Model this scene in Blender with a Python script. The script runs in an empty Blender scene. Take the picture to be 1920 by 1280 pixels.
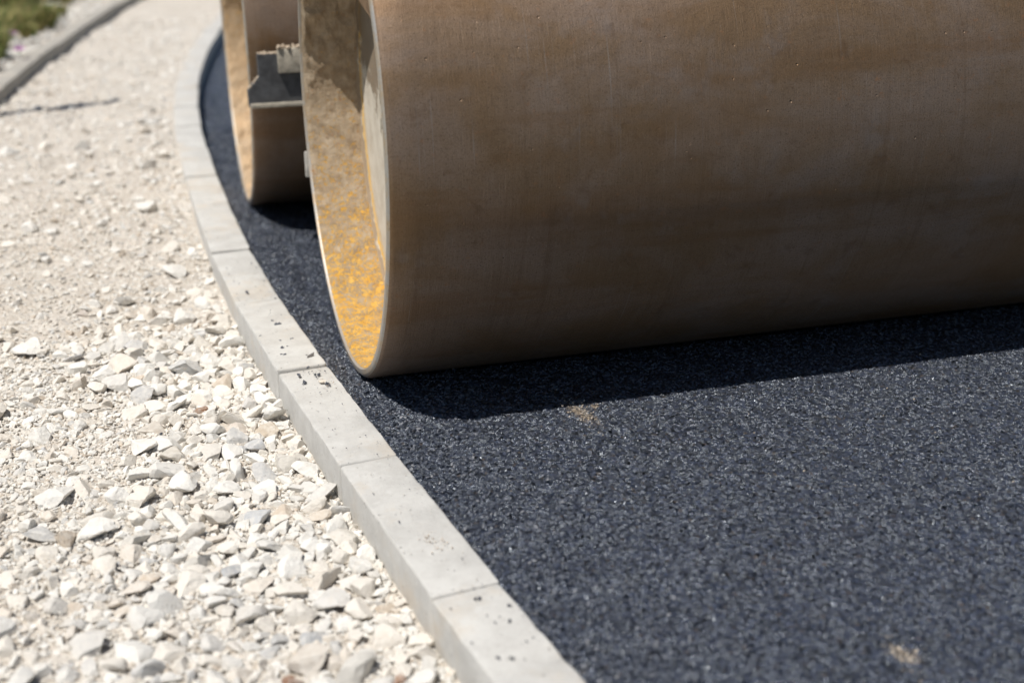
import bpy, bmesh, math, random
import numpy as np
from mathutils import Matrix, Vector

random.seed(7)
rng = np.random.default_rng(7)
S = bpy.context.scene
COL = S.collection

# ------------------------------------------------------------------ camera
CAM = np.array([-0.4349, -2.8891, 1.1380])
RIGHT = np.array([0.958159, -0.286173, -0.006021])
UP = np.array([0.106253, 0.336066, 0.935826])
FWD = np.array([0.265785, 0.897310, -0.352411])
FPX = 2355.678
cd = bpy.data.cameras.new('camera')
cam = bpy.data.objects.new('camera', cd)
COL.objects.link(cam)
m = Matrix.Identity(4)
for i in range(3):
    m[i][0] = RIGHT[i]; m[i][1] = UP[i]; m[i][2] = -FWD[i]; m[i][3] = CAM[i]
cam.matrix_world = m
cd.sensor_fit = 'HORIZONTAL'
cd.sensor_width = 36.0
cd.lens = FPX / 1920 * 36
cd.clip_start = 0.05
cd.clip_end = 2000
cd.dof.use_dof = True
cd.dof.focus_distance = 2.72
cd.dof.aperture_fstop = 1.9
S.camera = cam

# ------------------------------------------------------------------ light
SUNV = Vector((-0.40, -0.19, 1.0)).normalized()          # towards the sun
elev = math.asin(SUNV.z)
azim = math.atan2(SUNV.x, SUNV.y)                         # from +Y, clockwise
w = bpy.data.worlds.new('World'); S.world = w; w.use_nodes = True
nt = w.node_tree
bg = nt.nodes['Background']
sky = nt.nodes.new('ShaderNodeTexSky')
sky.sky_type = 'NISHITA'; sky.sun_disc = False
sky.sun_elevation = elev; sky.sun_rotation = azim
sky.air_density = 1.0; sky.dust_density = 0.1; sky.ozone_density = 1.5
nt.links.new(sky.outputs[0], bg.inputs[0])
bg.inputs[1].default_value = 0.054
sl = bpy.data.lights.new('sun', 'SUN')
sl.energy = 4.8; sl.angle = math.radians(0.53); sl.color = (1.0, 0.955, 0.89)
so = bpy.data.objects.new('sun', sl); COL.objects.link(so)
so.rotation_euler = SUNV.to_track_quat('Z', 'Y').to_euler()
so.location = (-4, -4, 10)
S.view_settings.view_transform = 'Standard'
S.view_settings.look = 'None'
S.view_settings.exposure = 0.0
S.view_settings.gamma = 1.0
S.render.engine = 'CYCLES'
S.cycles.max_bounces = 5
S.cycles.use_adaptive_sampling = True
S.cycles.adaptive_threshold = 0.015
S.cycles.use_denoising = True

# ------------------------------------------------------------------ helpers
def link(o, parent=None):
    COL.objects.link(o)
    if parent is not None:
        o.parent = parent
    return o

def mesh_obj(name, verts, faces, mat=None, parent=None, smooth=False, sharp=None):
    me = bpy.data.meshes.new(name)
    if isinstance(verts, np.ndarray):
        verts = verts.astype(np.float32)
        faces = np.asarray(faces, dtype=np.int32)
        n, k = faces.shape
        me.vertices.add(len(verts)); me.vertices.foreach_set('co', verts.ravel())
        me.loops.add(n * k); me.loops.foreach_set('vertex_index', faces.ravel())
        me.polygons.add(n)
        me.polygons.foreach_set('loop_start', np.arange(0, n * k, k, dtype=np.int32))
        me.update(calc_edges=True)
    else:
        me.from_pydata(verts, [], faces); me.update()
    if smooth:
        me.polygons.foreach_set('use_smooth', np.ones(len(me.polygons), dtype=bool))
        if sharp is not None:
            me.set_sharp_from_angle(angle=math.radians(sharp))
    else:
        me.polygons.foreach_set('use_smooth', np.zeros(len(me.polygons), dtype=bool))
    if mat: me.materials.append(mat)
    return link(bpy.data.objects.new(name, me), parent)

def bm_obj(name, bm, mat, parent=None, smooth=True, sharp=30):
    me = bpy.data.meshes.new(name)
    bmesh.ops.recalc_face_normals(bm, faces=bm.faces)
    bm.to_mesh(me); bm.free()
    if smooth:
        me.polygons.foreach_set('use_smooth', np.ones(len(me.polygons), dtype=bool))
        me.set_sharp_from_angle(angle=math.radians(sharp))
    if mat: me.materials.append(mat)
    return link(bpy.data.objects.new(name, me), parent)

def empty(name, loc=(0, 0, 0)):
    o = bpy.data.objects.new(name, None); o.location = loc; o.empty_display_size = 0.1
    COL.objects.link(o); return o

def tag(o, label=None, cat=None, group=None, kind=None):
    if label: o['label'] = label
    if cat: o['category'] = cat
    if group: o['group'] = group
    if kind: o['kind'] = kind
    return o

def add_box(bm, x0, x1, y0, y1, z0, z1, bev=0.0):
    r = bmesh.ops.create_cube(bm, size=1.0)
    vs = r['verts']
    for v in vs:
        v.co = Vector((x0 + (v.co.x + .5) * (x1 - x0), y0 + (v.co.y + .5) * (y1 - y0), z0 + (v.co.z + .5) * (z1 - z0)))
    if bev > 0:
        es = list({e for v in vs for e in v.link_edges})
        bmesh.ops.bevel(bm, geom=es, offset=bev, segments=2, affect='EDGES', profile=.5)

def sstep(a, b, x):
    t = np.clip((np.asarray(x, float) - a) / (b - a), 0, 1)
    return t * t * (3 - 2 * t)

def _hash(ix, iy, k):
    h = (ix.astype(np.int64) * 374761393 + iy.astype(np.int64) * 668265263 + k * 2147483647 + k * 97) & 0xffffffff
    h = ((h ^ (h >> 13)) * 1274126177) & 0xffffffff
    h = ((h ^ (h >> 16)) * 2246822519) & 0xffffffff
    h = h ^ (h >> 15)
    return (h & 0xffff) / 65535.0

def vnoise(x, y, s, k=1):
    x = np.asarray(x, float) / s; y = np.asarray(y, float) / s
    ix = np.floor(x); iy = np.floor(y); fx = x - ix; fy = y - iy
    fx = fx * fx * (3 - 2 * fx); fy = fy * fy * (3 - 2 * fy)
    a = _hash(ix, iy, k); b = _hash(ix + 1, iy, k); c = _hash(ix, iy + 1, k); d = _hash(ix + 1, iy + 1, k)
    return (a * (1 - fx) + b * fx) * (1 - fy) + (c * (1 - fx) + d * fx) * fy

def cells(x, y, s, k=1):
    """faceted grain field: returns edge (0 at a joint) and a tilted plateau height in -1..1"""
    x = np.asarray(x, float) / s; y = np.asarray(y, float) / s
    ix = np.floor(x); iy = np.floor(y)
    d1 = np.full(x.shape, 9.); d2 = np.full(x.shape, 9.); hh = np.zeros(x.shape)
    for ox in (-1, 0, 1):
        for oy in (-1, 0, 1):
            cx = ix + ox; cy = iy + oy
            px = cx + .1 + .8 * _hash(cx, cy, k); py = cy + .1 + .8 * _hash(cx, cy, k + 11)
            dx = x - px; dy = y - py; d = np.sqrt(dx * dx + dy * dy)
            h = _hash(cx, cy, k + 23) - .5 + (_hash(cx, cy, k + 37) - .5) * 1.6 * dx + (_hash(cx, cy, k + 51) - .5) * 1.6 * dy
            near = d < d1
            d2 = np.where(near, d1, np.minimum(d2, d))
            hh = np.where(near, h, hh); d1 = np.where(near, d, d1)
    return np.clip((d2 - d1) * 2.2, 0, 1), hh

# -------- node helper
class NT:
    def __init__(s, name):
        s.m = bpy.data.materials.new(name); s.m.use_nodes = True
        s.t = s.m.node_tree; s.b = s.t.nodes['Principled BSDF']
    def n(s, typ, **kw):
        nd = s.t.nodes.new(typ)
        for k, v in kw.items():
            if k.startswith('i_'):
                key = k[2:]
                key = int(key) if key.isdigit() else key.replace('_', ' ')
                nd.inputs[key].default_value = v
            else:
                setattr(nd, k, v)
        return nd
    def l(s, a, b): s.t.links.new(a, b)
    def noise(s, vec, scale, detail=4, rough=.55, dist=0):
        nd = s.n('ShaderNodeTexNoise'); nd.inputs['Scale'].default_value = scale
        nd.inputs['Detail'].default_value = detail; nd.inputs['Roughness'].default_value = rough
        nd.inputs['Distortion'].default_value = dist
        if vec is not None: s.l(vec, nd.inputs['Vector'])
        return nd.outputs[0]
    def vor(s, vec, scale, feature='F1'):
        nd = s.n('ShaderNodeTexVoronoi', feature=feature); nd.inputs['Scale'].default_value = scale
        if vec is not None: s.l(vec, nd.inputs['Vector'])
        return nd
    def mapr(s, v, a, b, c=0., d=1., smooth=True):
        nd = s.n('ShaderNodeMapRange', interpolation_type='SMOOTHSTEP' if smooth else 'LINEAR')
        s.l(v, nd.inputs[0])
        for i, q in enumerate((a, b, c, d)): nd.inputs[1 + i].default_value = q
        return nd.outputs[0]
    def mix(s, f, a, b):
        nd = s.n('ShaderNodeMix', data_type='RGBA')
        for q, i in ((f, 0), (a, 6), (b, 7)):
            if isinstance(q, (int, float)): nd.inputs[i].default_value = q
            elif isinstance(q, tuple): nd.inputs[i].default_value = (*q, 1) if len(q) == 3 else q
            else: s.l(q, nd.inputs[i])
        return nd.outputs[2]
    def math(s, op, a, b=None, c=None):
        nd = s.n('ShaderNodeMath', operation=op)
        for i, q in enumerate((a, b, c)):
            if q is None: continue
            if isinstance(q, (int, float)): nd.inputs[i].default_value = q
            else: s.l(q, nd.inputs[i])
        return nd.outputs[0]
    def vmul(s, v, xyz):
        nd = s.n('ShaderNodeVectorMath', operation='MULTIPLY'); s.l(v, nd.inputs[0]); nd.inputs[1].default_value = xyz
        return nd.outputs[0]
    def bump(s, h, strength=1., dist=.01, normal=None):
        nd = s.n('ShaderNodeBump'); nd.inputs['Strength'].default_value = strength; nd.inputs['Distance'].default_value = dist
        s.l(h, nd.inputs['Height'])
        if normal is not None: s.l(normal, nd.inputs['Normal'])
        return nd.outputs[0]
    def set(s, **kw):
        for k, v in kw.items():
            sock = s.b.inputs[k.replace('_', ' ')]
            if isinstance(v, (int, float)): sock.default_value = v
            elif isinstance(v, tuple): sock.default_value = (*v, 1) if len(v) == 3 else v
            else: s.l(v, sock)
        return s.m

def facet_normal(N, vec, scale, k):
    """per-cell random tilt: flat chips of stone that each catch the light differently"""
    v = N.vor(vec, scale)
    sub = N.n('ShaderNodeVectorMath', operation='SUBTRACT'); N.l(v.outputs['Color'], sub.inputs[0]); sub.inputs[1].default_value = (.5, .5, .5)
    sc = N.n('ShaderNodeVectorMath', operation='SCALE'); N.l(sub.outputs[0], sc.inputs[0]); sc.inputs['Scale'].default_value = k
    g = N.n('ShaderNodeNewGeometry')
    ad = N.n('ShaderNodeVectorMath', operation='ADD'); N.l(sc.outputs[0], ad.inputs[0]); N.l(g.outputs['Normal'], ad.inputs[1])
    no = N.n('ShaderNodeVectorMath', operation='NORMALIZE'); N.l(ad.outputs[0], no.inputs[0])
    return no.outputs[0], v

# ------------------------------------------------------------------ materials
def mat_asphalt():
    N = NT('asphalt'); tc = N.n('ShaderNodeTexCoord').outputs['Object']
    nrm, v = facet_normal(N, tc, 165, 2.7)
    b = N.bump(N.noise(tc, 380, 4, .7), .8, .003, nrm)
    sep = N.n('ShaderNodeSeparateColor'); N.l(v.outputs['Color'], sep.inputs[0])
    c = N.mix(N.math('POWER', sep.outputs[0], 1.6), (.005, .006, .011), (.086, .104, .162))
    c = N.mix(N.mapr(N.noise(tc, 5, 5, .65), .42, .70, 0, .5), c, (.040, .047, .068))
    c = N.mix(N.mapr(sep.outputs[1], .975, .985, 0, .45), c, (.16, .11, .07))
    # dry sandy smears with shapes of their own
    for (sx, sy, ax, ay, rot) in ((.414, -.545, .020, .080, .18), (.575, -1.53, .020, .035, .5), (.455, -.52, .014, .014, 0)):
        mp = N.n('ShaderNodeMapping', vector_type='TEXTURE'); N.l(tc, mp.inputs[0])
        mp.inputs['Location'].default_value = (sx, sy, 0); mp.inputs['Rotation'].default_value = (0, 0, rot)
        mp.inputs['Scale'].default_value = (ax, ay, 1)
        ln = N.n('ShaderNodeVectorMath', operation='LENGTH')
        fl = N.vmul(mp.outputs[0], (1, 1, 0)); N.l(fl, ln.inputs[0])
        d = N.math('ADD', ln.outputs['Value'], N.math('MULTIPLY', N.math('SUBTRACT', N.noise(tc, 130, 4, .7), .5), 2.6))
        c = N.mix(N.mapr(d, .2, 1.05, .75, 0), c, (.36, .28, .195))
    r = N.mapr(sep.outputs[1], 0, 1, .24, .48)
    return N.set(Base_Color=c, Roughness=r, Normal=b, IOR=2.1, Specular_IOR_Level=.7, Specular_Tint=(.84, .92, 1.))

def mat_bitumen():
    N = NT('bitumen_grain'); tc = N.n('ShaderNodeTexCoord').outputs['Object']
    a = N.n('ShaderNodeObjectInfo').outputs['Random']
    b = N.bump(N.noise(tc, 500, 3), .5, .002)
    c = N.mix(N.noise(tc, 90, 2), (.022, .025, .032), (.120, .135, .172))
    return N.set(Base_Color=c, Roughness=.36, Normal=b, Specular_IOR_Level=.8)

def mat_concrete(name='concrete', tint=(1, 1, 1)):
    N = NT(name); tc = N.n('ShaderNodeTexCoord').outputs['Object']
    rnd = N.n('ShaderNodeObjectInfo').outputs['Random']
    pos = N.n('ShaderNodeNewGeometry').outputs['Position']
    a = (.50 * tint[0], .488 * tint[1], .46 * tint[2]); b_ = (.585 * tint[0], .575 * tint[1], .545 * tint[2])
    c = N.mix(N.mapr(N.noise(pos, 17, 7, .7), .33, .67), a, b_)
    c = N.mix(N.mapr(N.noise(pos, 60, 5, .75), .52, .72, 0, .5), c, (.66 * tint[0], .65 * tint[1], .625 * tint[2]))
    c = N.mix(N.mapr(N.noise(pos, 5.5, 6, .7), .50, .70, 0, .75), c, (.56, .495, .41))       # sandy dust
    c = N.mix(N.mapr(N.noise(pos, 180, 3, .6), .58, .78, 0, .45), c, (.27, .26, .245))       # grain
    pit = N.vor(pos, 62)
    hole = N.mapr(pit.outputs['Distance'], .08, .17, 1, 0)
    keep = N.mapr(N.noise(pos, 40, 2), .54, .60, 0, 1)
    hole = N.math('MULTIPLY', hole, keep)
    c = N.mix(N.math('MULTIPLY', hole, .75), c, (.13, .12, .11))
    c = N.mix(N.mapr(rnd, 0, 1, 0, .16, False), c, (.47, .46, .44))
    h = N.math('ADD', N.math('MULTIPLY', N.noise(pos, 260, 5, .7), .5), N.math('MULTIPLY', N.noise(pos, 38, 4, .6), .6))
    h = N.math('SUBTRACT', h, N.math('MULTIPLY', hole, 1.5))
    return N.set(Base_Color=c, Roughness=.9, Normal=N.bump(h, .55, .004), Specular_IOR_Level=.25)

def mat_dust():
    N = NT('gravel_dust'); tc = N.n('ShaderNodeTexCoord').outputs['Object']
    c = N.mix(N.mapr(N.noise(tc, 6, 6, .65), .3, .7), (.56, .495, .415), (.67, .615, .545))
    v = N.vor(tc, 90); sep = N.n('ShaderNodeSeparateColor'); N.l(v.outputs['Color'], sep.inputs[0])
    c = N.mix(N.mapr(sep.outputs[0], .45, .9, 0, .75), c, (.77, .73, .66))
    c = N.mix(N.mapr(sep.outputs[1], .80, .97, 0, .6), c, (.44, .42, .395))
    c = N.mix(N.mapr(N.noise(tc, 150, 4, .7), .55, .8, 0, .4), c, (.43, .37, .30))
    v2 = N.vor(tc, 190)
    h = N.math('ADD', N.math('MULTIPLY', N.math('SUBTRACT', 1, v.outputs['Distance']), 1.0), N.math('MULTIPLY', N.math('SUBTRACT', 1, v2.outputs['Distance']), .5))
    h = N.math('ADD', h, N.math('MULTIPLY', N.noise(tc, 320, 4, .7), .6))
    return N.set(Base_Color=c, Roughness=.95, Normal=N.bump(h, .9, .006), Specular_IOR_Level=.15)

def mat_stone(name, src):
    N = NT(name); pos = N.n('ShaderNodeNewGeometry').outputs['Position']
    if src == 'object':
        base = N.n('ShaderNodeObjectInfo').outputs['Color']
    else:
        base = N.n('ShaderNodeAttribute', attribute_name='col').outputs['Color']
    c = N.mix(N.mapr(N.noise(pos, 75, 5, .65), .35, .72, 0, .6), base, (.86, .82, .75))
    c = N.mix(N.mapr(N.noise(pos, 34, 4, .6, 1.), .58, .72, 0, .3), c, (.70, .60, .48))
    c = N.mix(N.mapr(N.noise(pos, 300, 3, .7), .6, .8, 0, .4), c, (.46, .42, .37))
    c = N.mix(N.mapr(N.noise(pos, 190, 5, .8), .60, .76, 0, .4), c, (.56, .49, .40))
    h = N.math('ADD', N.math('ADD', N.noise(pos, 110, 7, .75), N.math('MULTIPLY', N.noise(pos, 480, 3, .7), .45)), N.math('MULTIPLY', N.vor(pos, 95).outputs['Distance'], .35))
    return N.set(Base_Color=c, Roughness=.92, Normal=N.bump(h, .75, .006), Specular_IOR_Level=.2)

def mat_drum():
    N = NT('worn_drum_steel')
    uv = N.n('ShaderNodeUVMap', uv_map='roll').outputs[0]
    streak = N.noise(N.vmul(uv, (38, 1.2, 1)), 1, 6, .65)
    fine = N.noise(N.vmul(uv, (520, 14, 1)), 1, 4, .7)
    blot = N.noise(N.vmul(uv, (1.3, 2.4, 1)), 2.2, 5, .6, .6)
    speck = N.noise(uv, 240, 4, .8)
    c = N.mix(N.mapr(blot, .34, .64), (.36, .225, .125), (.43, .31, .235))
    c = N.mix(N.mapr(N.noise(uv, 5.5, 5, .65, .4), .52, .72, 0, .5), c, (.42, .335, .29))
    c = N.mix(N.mapr(streak, .52, .74, 0, .45), c, (.25, .15, .085))
    c = N.mix(N.mapr(streak, .40, .26, 0, .4), c, (.50, .40, .33))
    c = N.mix(N.mapr(speck, .50, .72, 0, .9), c, (.11, .055, .027))
    c = N.mix(N.mapr(N.noise(uv, 210, 4, .85), .60, .72, 0, .8), c, (.72, .60, .50))
    c = N.mix(N.mapr(fine, .52, .70, 0, .28), c, (.17, .10, .055))
    c = N.mix(N.mapr(fine, .46, .30, 0, .22), c, (.60, .47, .36))
    c = N.mix(N.mapr(N.noise(N.vmul(uv, (.7, 7.5, 1)), 1, 5, .6, .3), .50, .66, 0, .45), c, (.30, .15, .055))
    c = N.mix(N.mapr(N.noise(uv, 14, 6, .7, .5), .54, .70, 0, .4), c, (.20, .10, .045))
    c = N.mix(N.mapr(N.noise(uv, 36, 5, .75), .58, .72, 0, .6), c, (.50, .24, .11))
    c = N.mix(N.mapr(N.noise(uv, 7, 5, .65), .56, .70, 0, .3), c, (.46, .39, .36))
    c = N.mix(N.mapr(N.noise(N.vmul(uv, (2.2, 3.6, 1)), 1, 4, .6), .5, .68, 0, .45), c, (.34, .19, .085))
    # thin vertical water runs / scrape marks
    run = N.math('MULTIPLY', N.mapr(N.noise(N.vmul(uv, (140, 1.8, 1)), 1, 3, .6), .62, .72), N.mapr(N.noise(uv, 3.1, 2), .46, .6))
    c = N.mix(N.math('MULTIPLY', run, .28), c, (.62, .62, .62))
    c = N.mix(.38, c, (.03, .034, .024))
    # dents and gouges
    gn = N.noise(uv, 17, 3, .5, 1.4)
    gouge = N.math('MULTIPLY', N.mapr(N.math('ABSOLUTE', N.math('SUBTRACT', gn, .5)), 0, .008, 1, 0), N.mapr(N.noise(uv, 5.2, 4, .7), .66, .72))
    dv = N.vor(uv, 34)
    dent = N.math('MULTIPLY', N.mapr(dv.outputs['Distance'], .03, .11, 1, 0), N.mapr(N.noise(uv, 60, 2), .54, .62))
    h = N.math('ADD', N.math('MULTIPLY', fine, .35), N.math('MULTIPLY', N.noise(uv, 340, 4, .75), .38))
    h = N.math('SUBTRACT', h, N.math('MULTIPLY', gouge, 1.6))
    h = N.math('SUBTRACT', h, N.math('MULTIPLY', dent, 1.4))
    h = N.math('ADD', h, N.math('MULTIPLY', N.noise(uv, 12, 3, .5), 1.2))
    r = N.mapr(N.noise(uv, 90, 4, .7), .3, .7, .50, .62)
    return N.set(Base_Color=c, Roughness=r, Metallic=.72, Normal=N.bump(h, .7, .0026), Specular_IOR_Level=.45)

def mat_rim():
    N = NT('bare_rim_steel'); tc = N.n('ShaderNodeTexCoord').outputs['Object']
    c = N.mix(N.mapr(N.noise(tc, 24, 5, .65), .4, .65), (.42, .40, .37), (.46, .36, .25))
    c = N.mix(N.mapr(N.noise(tc, 150, 3, .7), .56, .75, 0, .6), c, (.20, .13, .08))
    return N.set(Base_Color=c, Roughness=.5, Metallic=.35, Normal=N.bump(N.noise(tc, 160, 4, .7), .5, .002))

def mat_mud(name='mud_and_flaking_paint', pale=0.):
    N = NT(name); tc = N.n('ShaderNodeTexCoord').outputs['Object']
    sep = N.n('ShaderNodeSeparateXYZ'); N.l(tc, sep.inputs[0])
    mud = N.mix(N.mapr(N.noise(tc, 30, 5, .65), .3, .7), (.34, .255, .17), (.52, .42, .305))
    mud = N.mix(N.mapr(N.noise(tc, 160, 4, .7), .58, .75, 0, .6), mud, (.22, .15, .09))
    mud = N.mix(N.mapr(N.noise(tc, 11, 4, .6), .55, .7, 0, .5), mud, (.55, .46, .35))
    yel = N.mix(N.mapr(N.noise(tc, 45, 4, .6), .35, .7), (.70, .37, .05), (.78, .48, .12))
    # paint has survived better low in the recess
    bias = N.mapr(sep.outputs[2], -.62, .02, .125, -.012, False)
    f = N.math('ADD', N.math('ADD', N.math('MULTIPLY', N.noise(tc, 34, 8, .8, 0), .5), N.math('MULTIPLY', N.noise(tc, 120, 5, .8), .5)), bias)
    f = N.math('MULTIPLY', N.mapr(f, .545, .635), N.mapr(N.noise(tc, 120, 4, .7), .35, .6, .55, 1.))
    c = N.mix(f, mud, yel)
    if pale: c = N.mix(N.mapr(N.noise(tc, 9, 4, .6), .35, .65, pale * .4, pale), c, (.66, .47, .29))
    rust = N.mapr(N.noise(tc, 52, 5, .7), .60, .70, 0, .8)
    c = N.mix(N.math('MULTIPLY', rust, .6), c, (.42, .17, .04))
    h = N.math('ADD', N.noise(tc, 75, 6, .7), N.math('MULTIPLY', N.noise(tc, 300, 3, .6), .4))
    h = N.math('SUBTRACT', h, N.math('MULTIPLY', f, .35))
    return N.set(Base_Color=c, Roughness=.85, Normal=N.bump(h, .7, .008), Specular_IOR_Level=.25)

def mat_plate():
    N = NT('pale_end_plate'); tc = N.n('ShaderNodeTexCoord').outputs['Object']
    c = N.mix(N.mapr(N.noise(tc, 14, 5, .6), .35, .7), (.68, .63, .54), (.54, .48, .39))
    fl = N.n('ShaderNodeVectorMath', operation='LENGTH'); N.l(N.vmul(tc, (0, 1, 1)), fl.inputs[0])
    rr = N.math('ADD', fl.outputs['Value'], N.math('MULTIPLY', N.math('SUBTRACT', N.noise(tc, 16, 4, .65), .5), .035))
    for r0, wd in ((.556, .006), (.541, .004)):
        c = N.mix(N.mapr(N.math('ABSOLUTE', N.math('SUBTRACT', rr, r0)), wd * .5, wd, .95, 0), c, (.74, .44, .07))
    c = N.mix(N.mapr(rr, .560, .566, 0, .9), c, (.30, .22, .14))
    sp = N.n('ShaderNodeSeparateXYZ'); N.l(tc, sp.inputs[0])
    mud_shade = N.math('ADD', N.mapr(sp.outputs[2], -.22, .22, -.25, .28, False), N.noise(tc, 9, 6, .7))
    c = N.mix(N.mapr(mud_shade, .52, .62, 0, .85), c, (.19, .135, .085))  # mud brown, with shade of the upper recess put into the plate's colour
    c = N.mix(N.mapr(N.noise(tc, 60, 5, .7), .60, .72, 0, .7), c, (.45, .26, .10))
    return N.set(Base_Color=c, Roughness=.7, Normal=N.bump(N.noise(tc, 110, 5, .7), .4, .003))

def mat_plain(name, col, rough=.6, metal=0., var=.25, scale=40, bump=.3):
    N = NT(name); tc = N.n('ShaderNodeTexCoord').outputs['Object']
    d = tuple(q * (1 - var) for q in col); e = tuple(min(1, q * (1 + var)) for q in col)
    c = N.mix(N.mapr(N.noise(tc, scale, 5, .65), .3, .7), d, e)
    return N.set(Base_Color=c, Roughness=rough, Metallic=metal, Normal=N.bump(N.noise(tc, scale * 4, 4, .7), bump, .003))

def mat_attr(name, rough=.7, trans=0.):
    N = NT(name)
    c = N.n('ShaderNodeAttribute', attribute_name='col').outputs['Color']
    N.set(Base_Color=c, Roughness=rough, Specular_IOR_Level=.3)
    return N.m

M_ASPH = mat_asphalt(); M_BIT = mat_bitumen(); M_CONC = mat_concrete(); M_DUST = mat_dust(); M_CONC2 = mat_concrete('shade_toned_concrete', (.74, .71, .67))  # second kerb's concrete darkened: shade of its face put into the colour
M_STONE_O = mat_stone('limestone', 'object'); M_STONE_A = mat_stone('limestone_rubble', 'attr')
M_DRUM = mat_drum(); M_RIM = mat_rim(); M_MUD = mat_mud(); M_PLATE = mat_plate()
M_RUST = mat_plain('rusty_hub', (.20, .125, .07), .75)
M_BLACK = mat_plain('black_rubber', (.085, .088, .095), .6, 0, .35, 30)
M_DIRTY = mat_plain('dusty_steel', (.42, .38, .31), .8, 0, .3, 50)
M_CLOD = mat_plain('dry_clod', (.56, .46, .35), .95, 0, .25, 60, .8)
M_YEL = mat_plain('yellow_machine_paint', (.62, .34, .03), .45, 0, .12, 8, .1)
M_DARK = mat_plain('dark_frame_paint', (.05, .05, .055), .5, 0, .3, 20, .1)
M_WOOD = mat_plain('stake_wood', (.40, .28, .16), .8, 0, .25, 30)
M_EARTH = mat_plain('dry_earth', (.19, .165, .11), .95, 0, .3, 1.5, .6)
M_VERGE = mat_plain('weedy_earth', (.13, .125, .06), .95, 0, .45, 4, .6)
M_GRASS = mat_attr('grass_blades', .6)
M_PETAL = mat_plain('purple_petal', (.62, .26, .60), .6, 0, .2, 60)

# ------------------------------------------------------------------ layout curves
# inner (gravel side) top edge of the kerb, measured along the road
_KY = np.array([-3.2, -2.0, -1.434, -1.174, -.65, -.151, .357, .873, 1.36, 1.9, 2.5, 3.1, 3.7, 4.44, 5.43, 6.71, 8.5, 10.5, 13.0])
_KX = np.array([.245, .062, -.034, -.070, -.134, -.189, -.238, -.268, -.283, -.290, -.290, -.284, -.262, -.203, -.098, .084, .40, .84, 1.50])
_yy = np.linspace(-3.2, 13, 1300)
_xx = np.interp(_yy, _KY, _KX)
for _ in range(60):
    _xx[1:-1] = .25 * _xx[:-2] + .5 * _xx[1:-1] + .25 * _xx[2:]
def kerb_x(y): return np.interp(y, _yy, _xx)
KW = 0.119; KT = 0.05; KL = 0.5257
def path_z(y, u):
    drop = np.interp(y, [-3, -1.4, .3, 1.0, 1.9, 2.6], [.088, .086, .080, .062, .026, .006])
    away = np.interp(u, [0, .12, .5, .95], [0, .004, .016, .020])
    return KT - drop + away * np.interp(y, [.5, 2.4], [1, .25])

# ------------------------------------------------------------------ ground sheet
n = 24
gx = np.sign(np.linspace(-1, 1, n)) * np.abs(np.linspace(-1, 1, n)) ** 3 * 600
X, Y = np.meshgrid(gx, gx)
V = np.stack([X.ravel(), Y.ravel(), np.full(X.size, -.16)], 1)
def grid_faces(nx, ny):
    a = (np.arange(ny - 1)[:, None] * nx + np.arange(nx - 1)[None, :]).ravel()
    return np.stack([a, a + 1, a + nx + 1, a + nx], 1)
g = mesh_obj('ground', V, grid_faces(n, n), M_EARTH, smooth=True); tag(g, kind='structure')

# ------------------------------------------------------------------ asphalt road
def loose(x, y):
    wv = x - (kerb_x(y) + KW)
    side = 1 - sstep(-.035, .0, x)
    front = 1 - sstep(.06, .30 + .08 * vnoise(x, y, .17, 5), wv)
    return np.where(y > -.12, np.maximum(side * .95, 0), np.maximum(side * sstep(-.30, -.12, y), front * .8))
def asphalt_z(x, y):
    L = loose(x, y)
    wv = x - (kerb_x(y) + KW)
    e1, h1 = cells(x, y, .0085, 3)
    e2, h2 = cells(x, y, .0052, 9)
    z = (1 - L) * (.0030 * h1 * e1 + .0020 * e1 + .0020 * h2)
    e3, h3 = cells(x, y, .0125, 17)
    z = z + L * (.0052 * h3 * e3 + .0035 * e3 + .0022 * h2)
    z = z + (vnoise(x, y, .09, 31) - .5) * (.003 + .010 * L) + (vnoise(x, y, .03, 33) - .5) * (.001 + .006 * L)
    z = z + L * .006 - .012
    z = z - .035 * sstep(1.6, 3.6, y) * (1 - sstep(.1, .5, wv))
    z = z + .0118 * (1 - L)
    # the mat still to be rolled stands a little higher than the rolled strip
    z = z + .034 * np.maximum(1 - sstep(-.24, -.12, y), .35 * (1 - sstep(-.05, -.01, x)))
    return z
def asphalt_grid(ws, ys):
    W, Yg = np.meshgrid(ws, ys)
    Xg = kerb_x(Yg) + KW - .012 + W
    Z = asphalt_z(Xg, Yg)
    return np.stack([Xg.ravel(), Yg.ravel(), Z.ravel()], 1), grid_faces(len(ws), len(ys))
parts = [
    asphalt_grid(np.concatenate([np.arange(0, 1.85, .0038), np.geomspace(1.86, 14, 14)]), np.concatenate([[-40, -20, -10, -6, -4, -3, -2.4, -2.0], np.arange(-1.72, -.15, .0042)])),
    asphalt_grid(np.concatenate([np.arange(0, .42, .0045), np.geomspace(.43, 14, 26)]), np.arange(-.156, 4.4, .0068)),
    asphalt_grid(np.concatenate([np.arange(0, .6, .012), np.geomspace(.62, 14, 22)]), np.concatenate([np.arange(4.39, 8, .02), np.geomspace(8, 13, 20)])),
]
vs, fs, off = [], [], 0
for v, f in parts:
    vs.append(v); fs.append(f + off); off += len(v)
road = mesh_obj('asphalt_road', np.concatenate(vs), np.concatenate(fs), M_ASPH, smooth=True)
tag(road, 'fresh black asphalt road under the roller', kind='structure')

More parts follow.
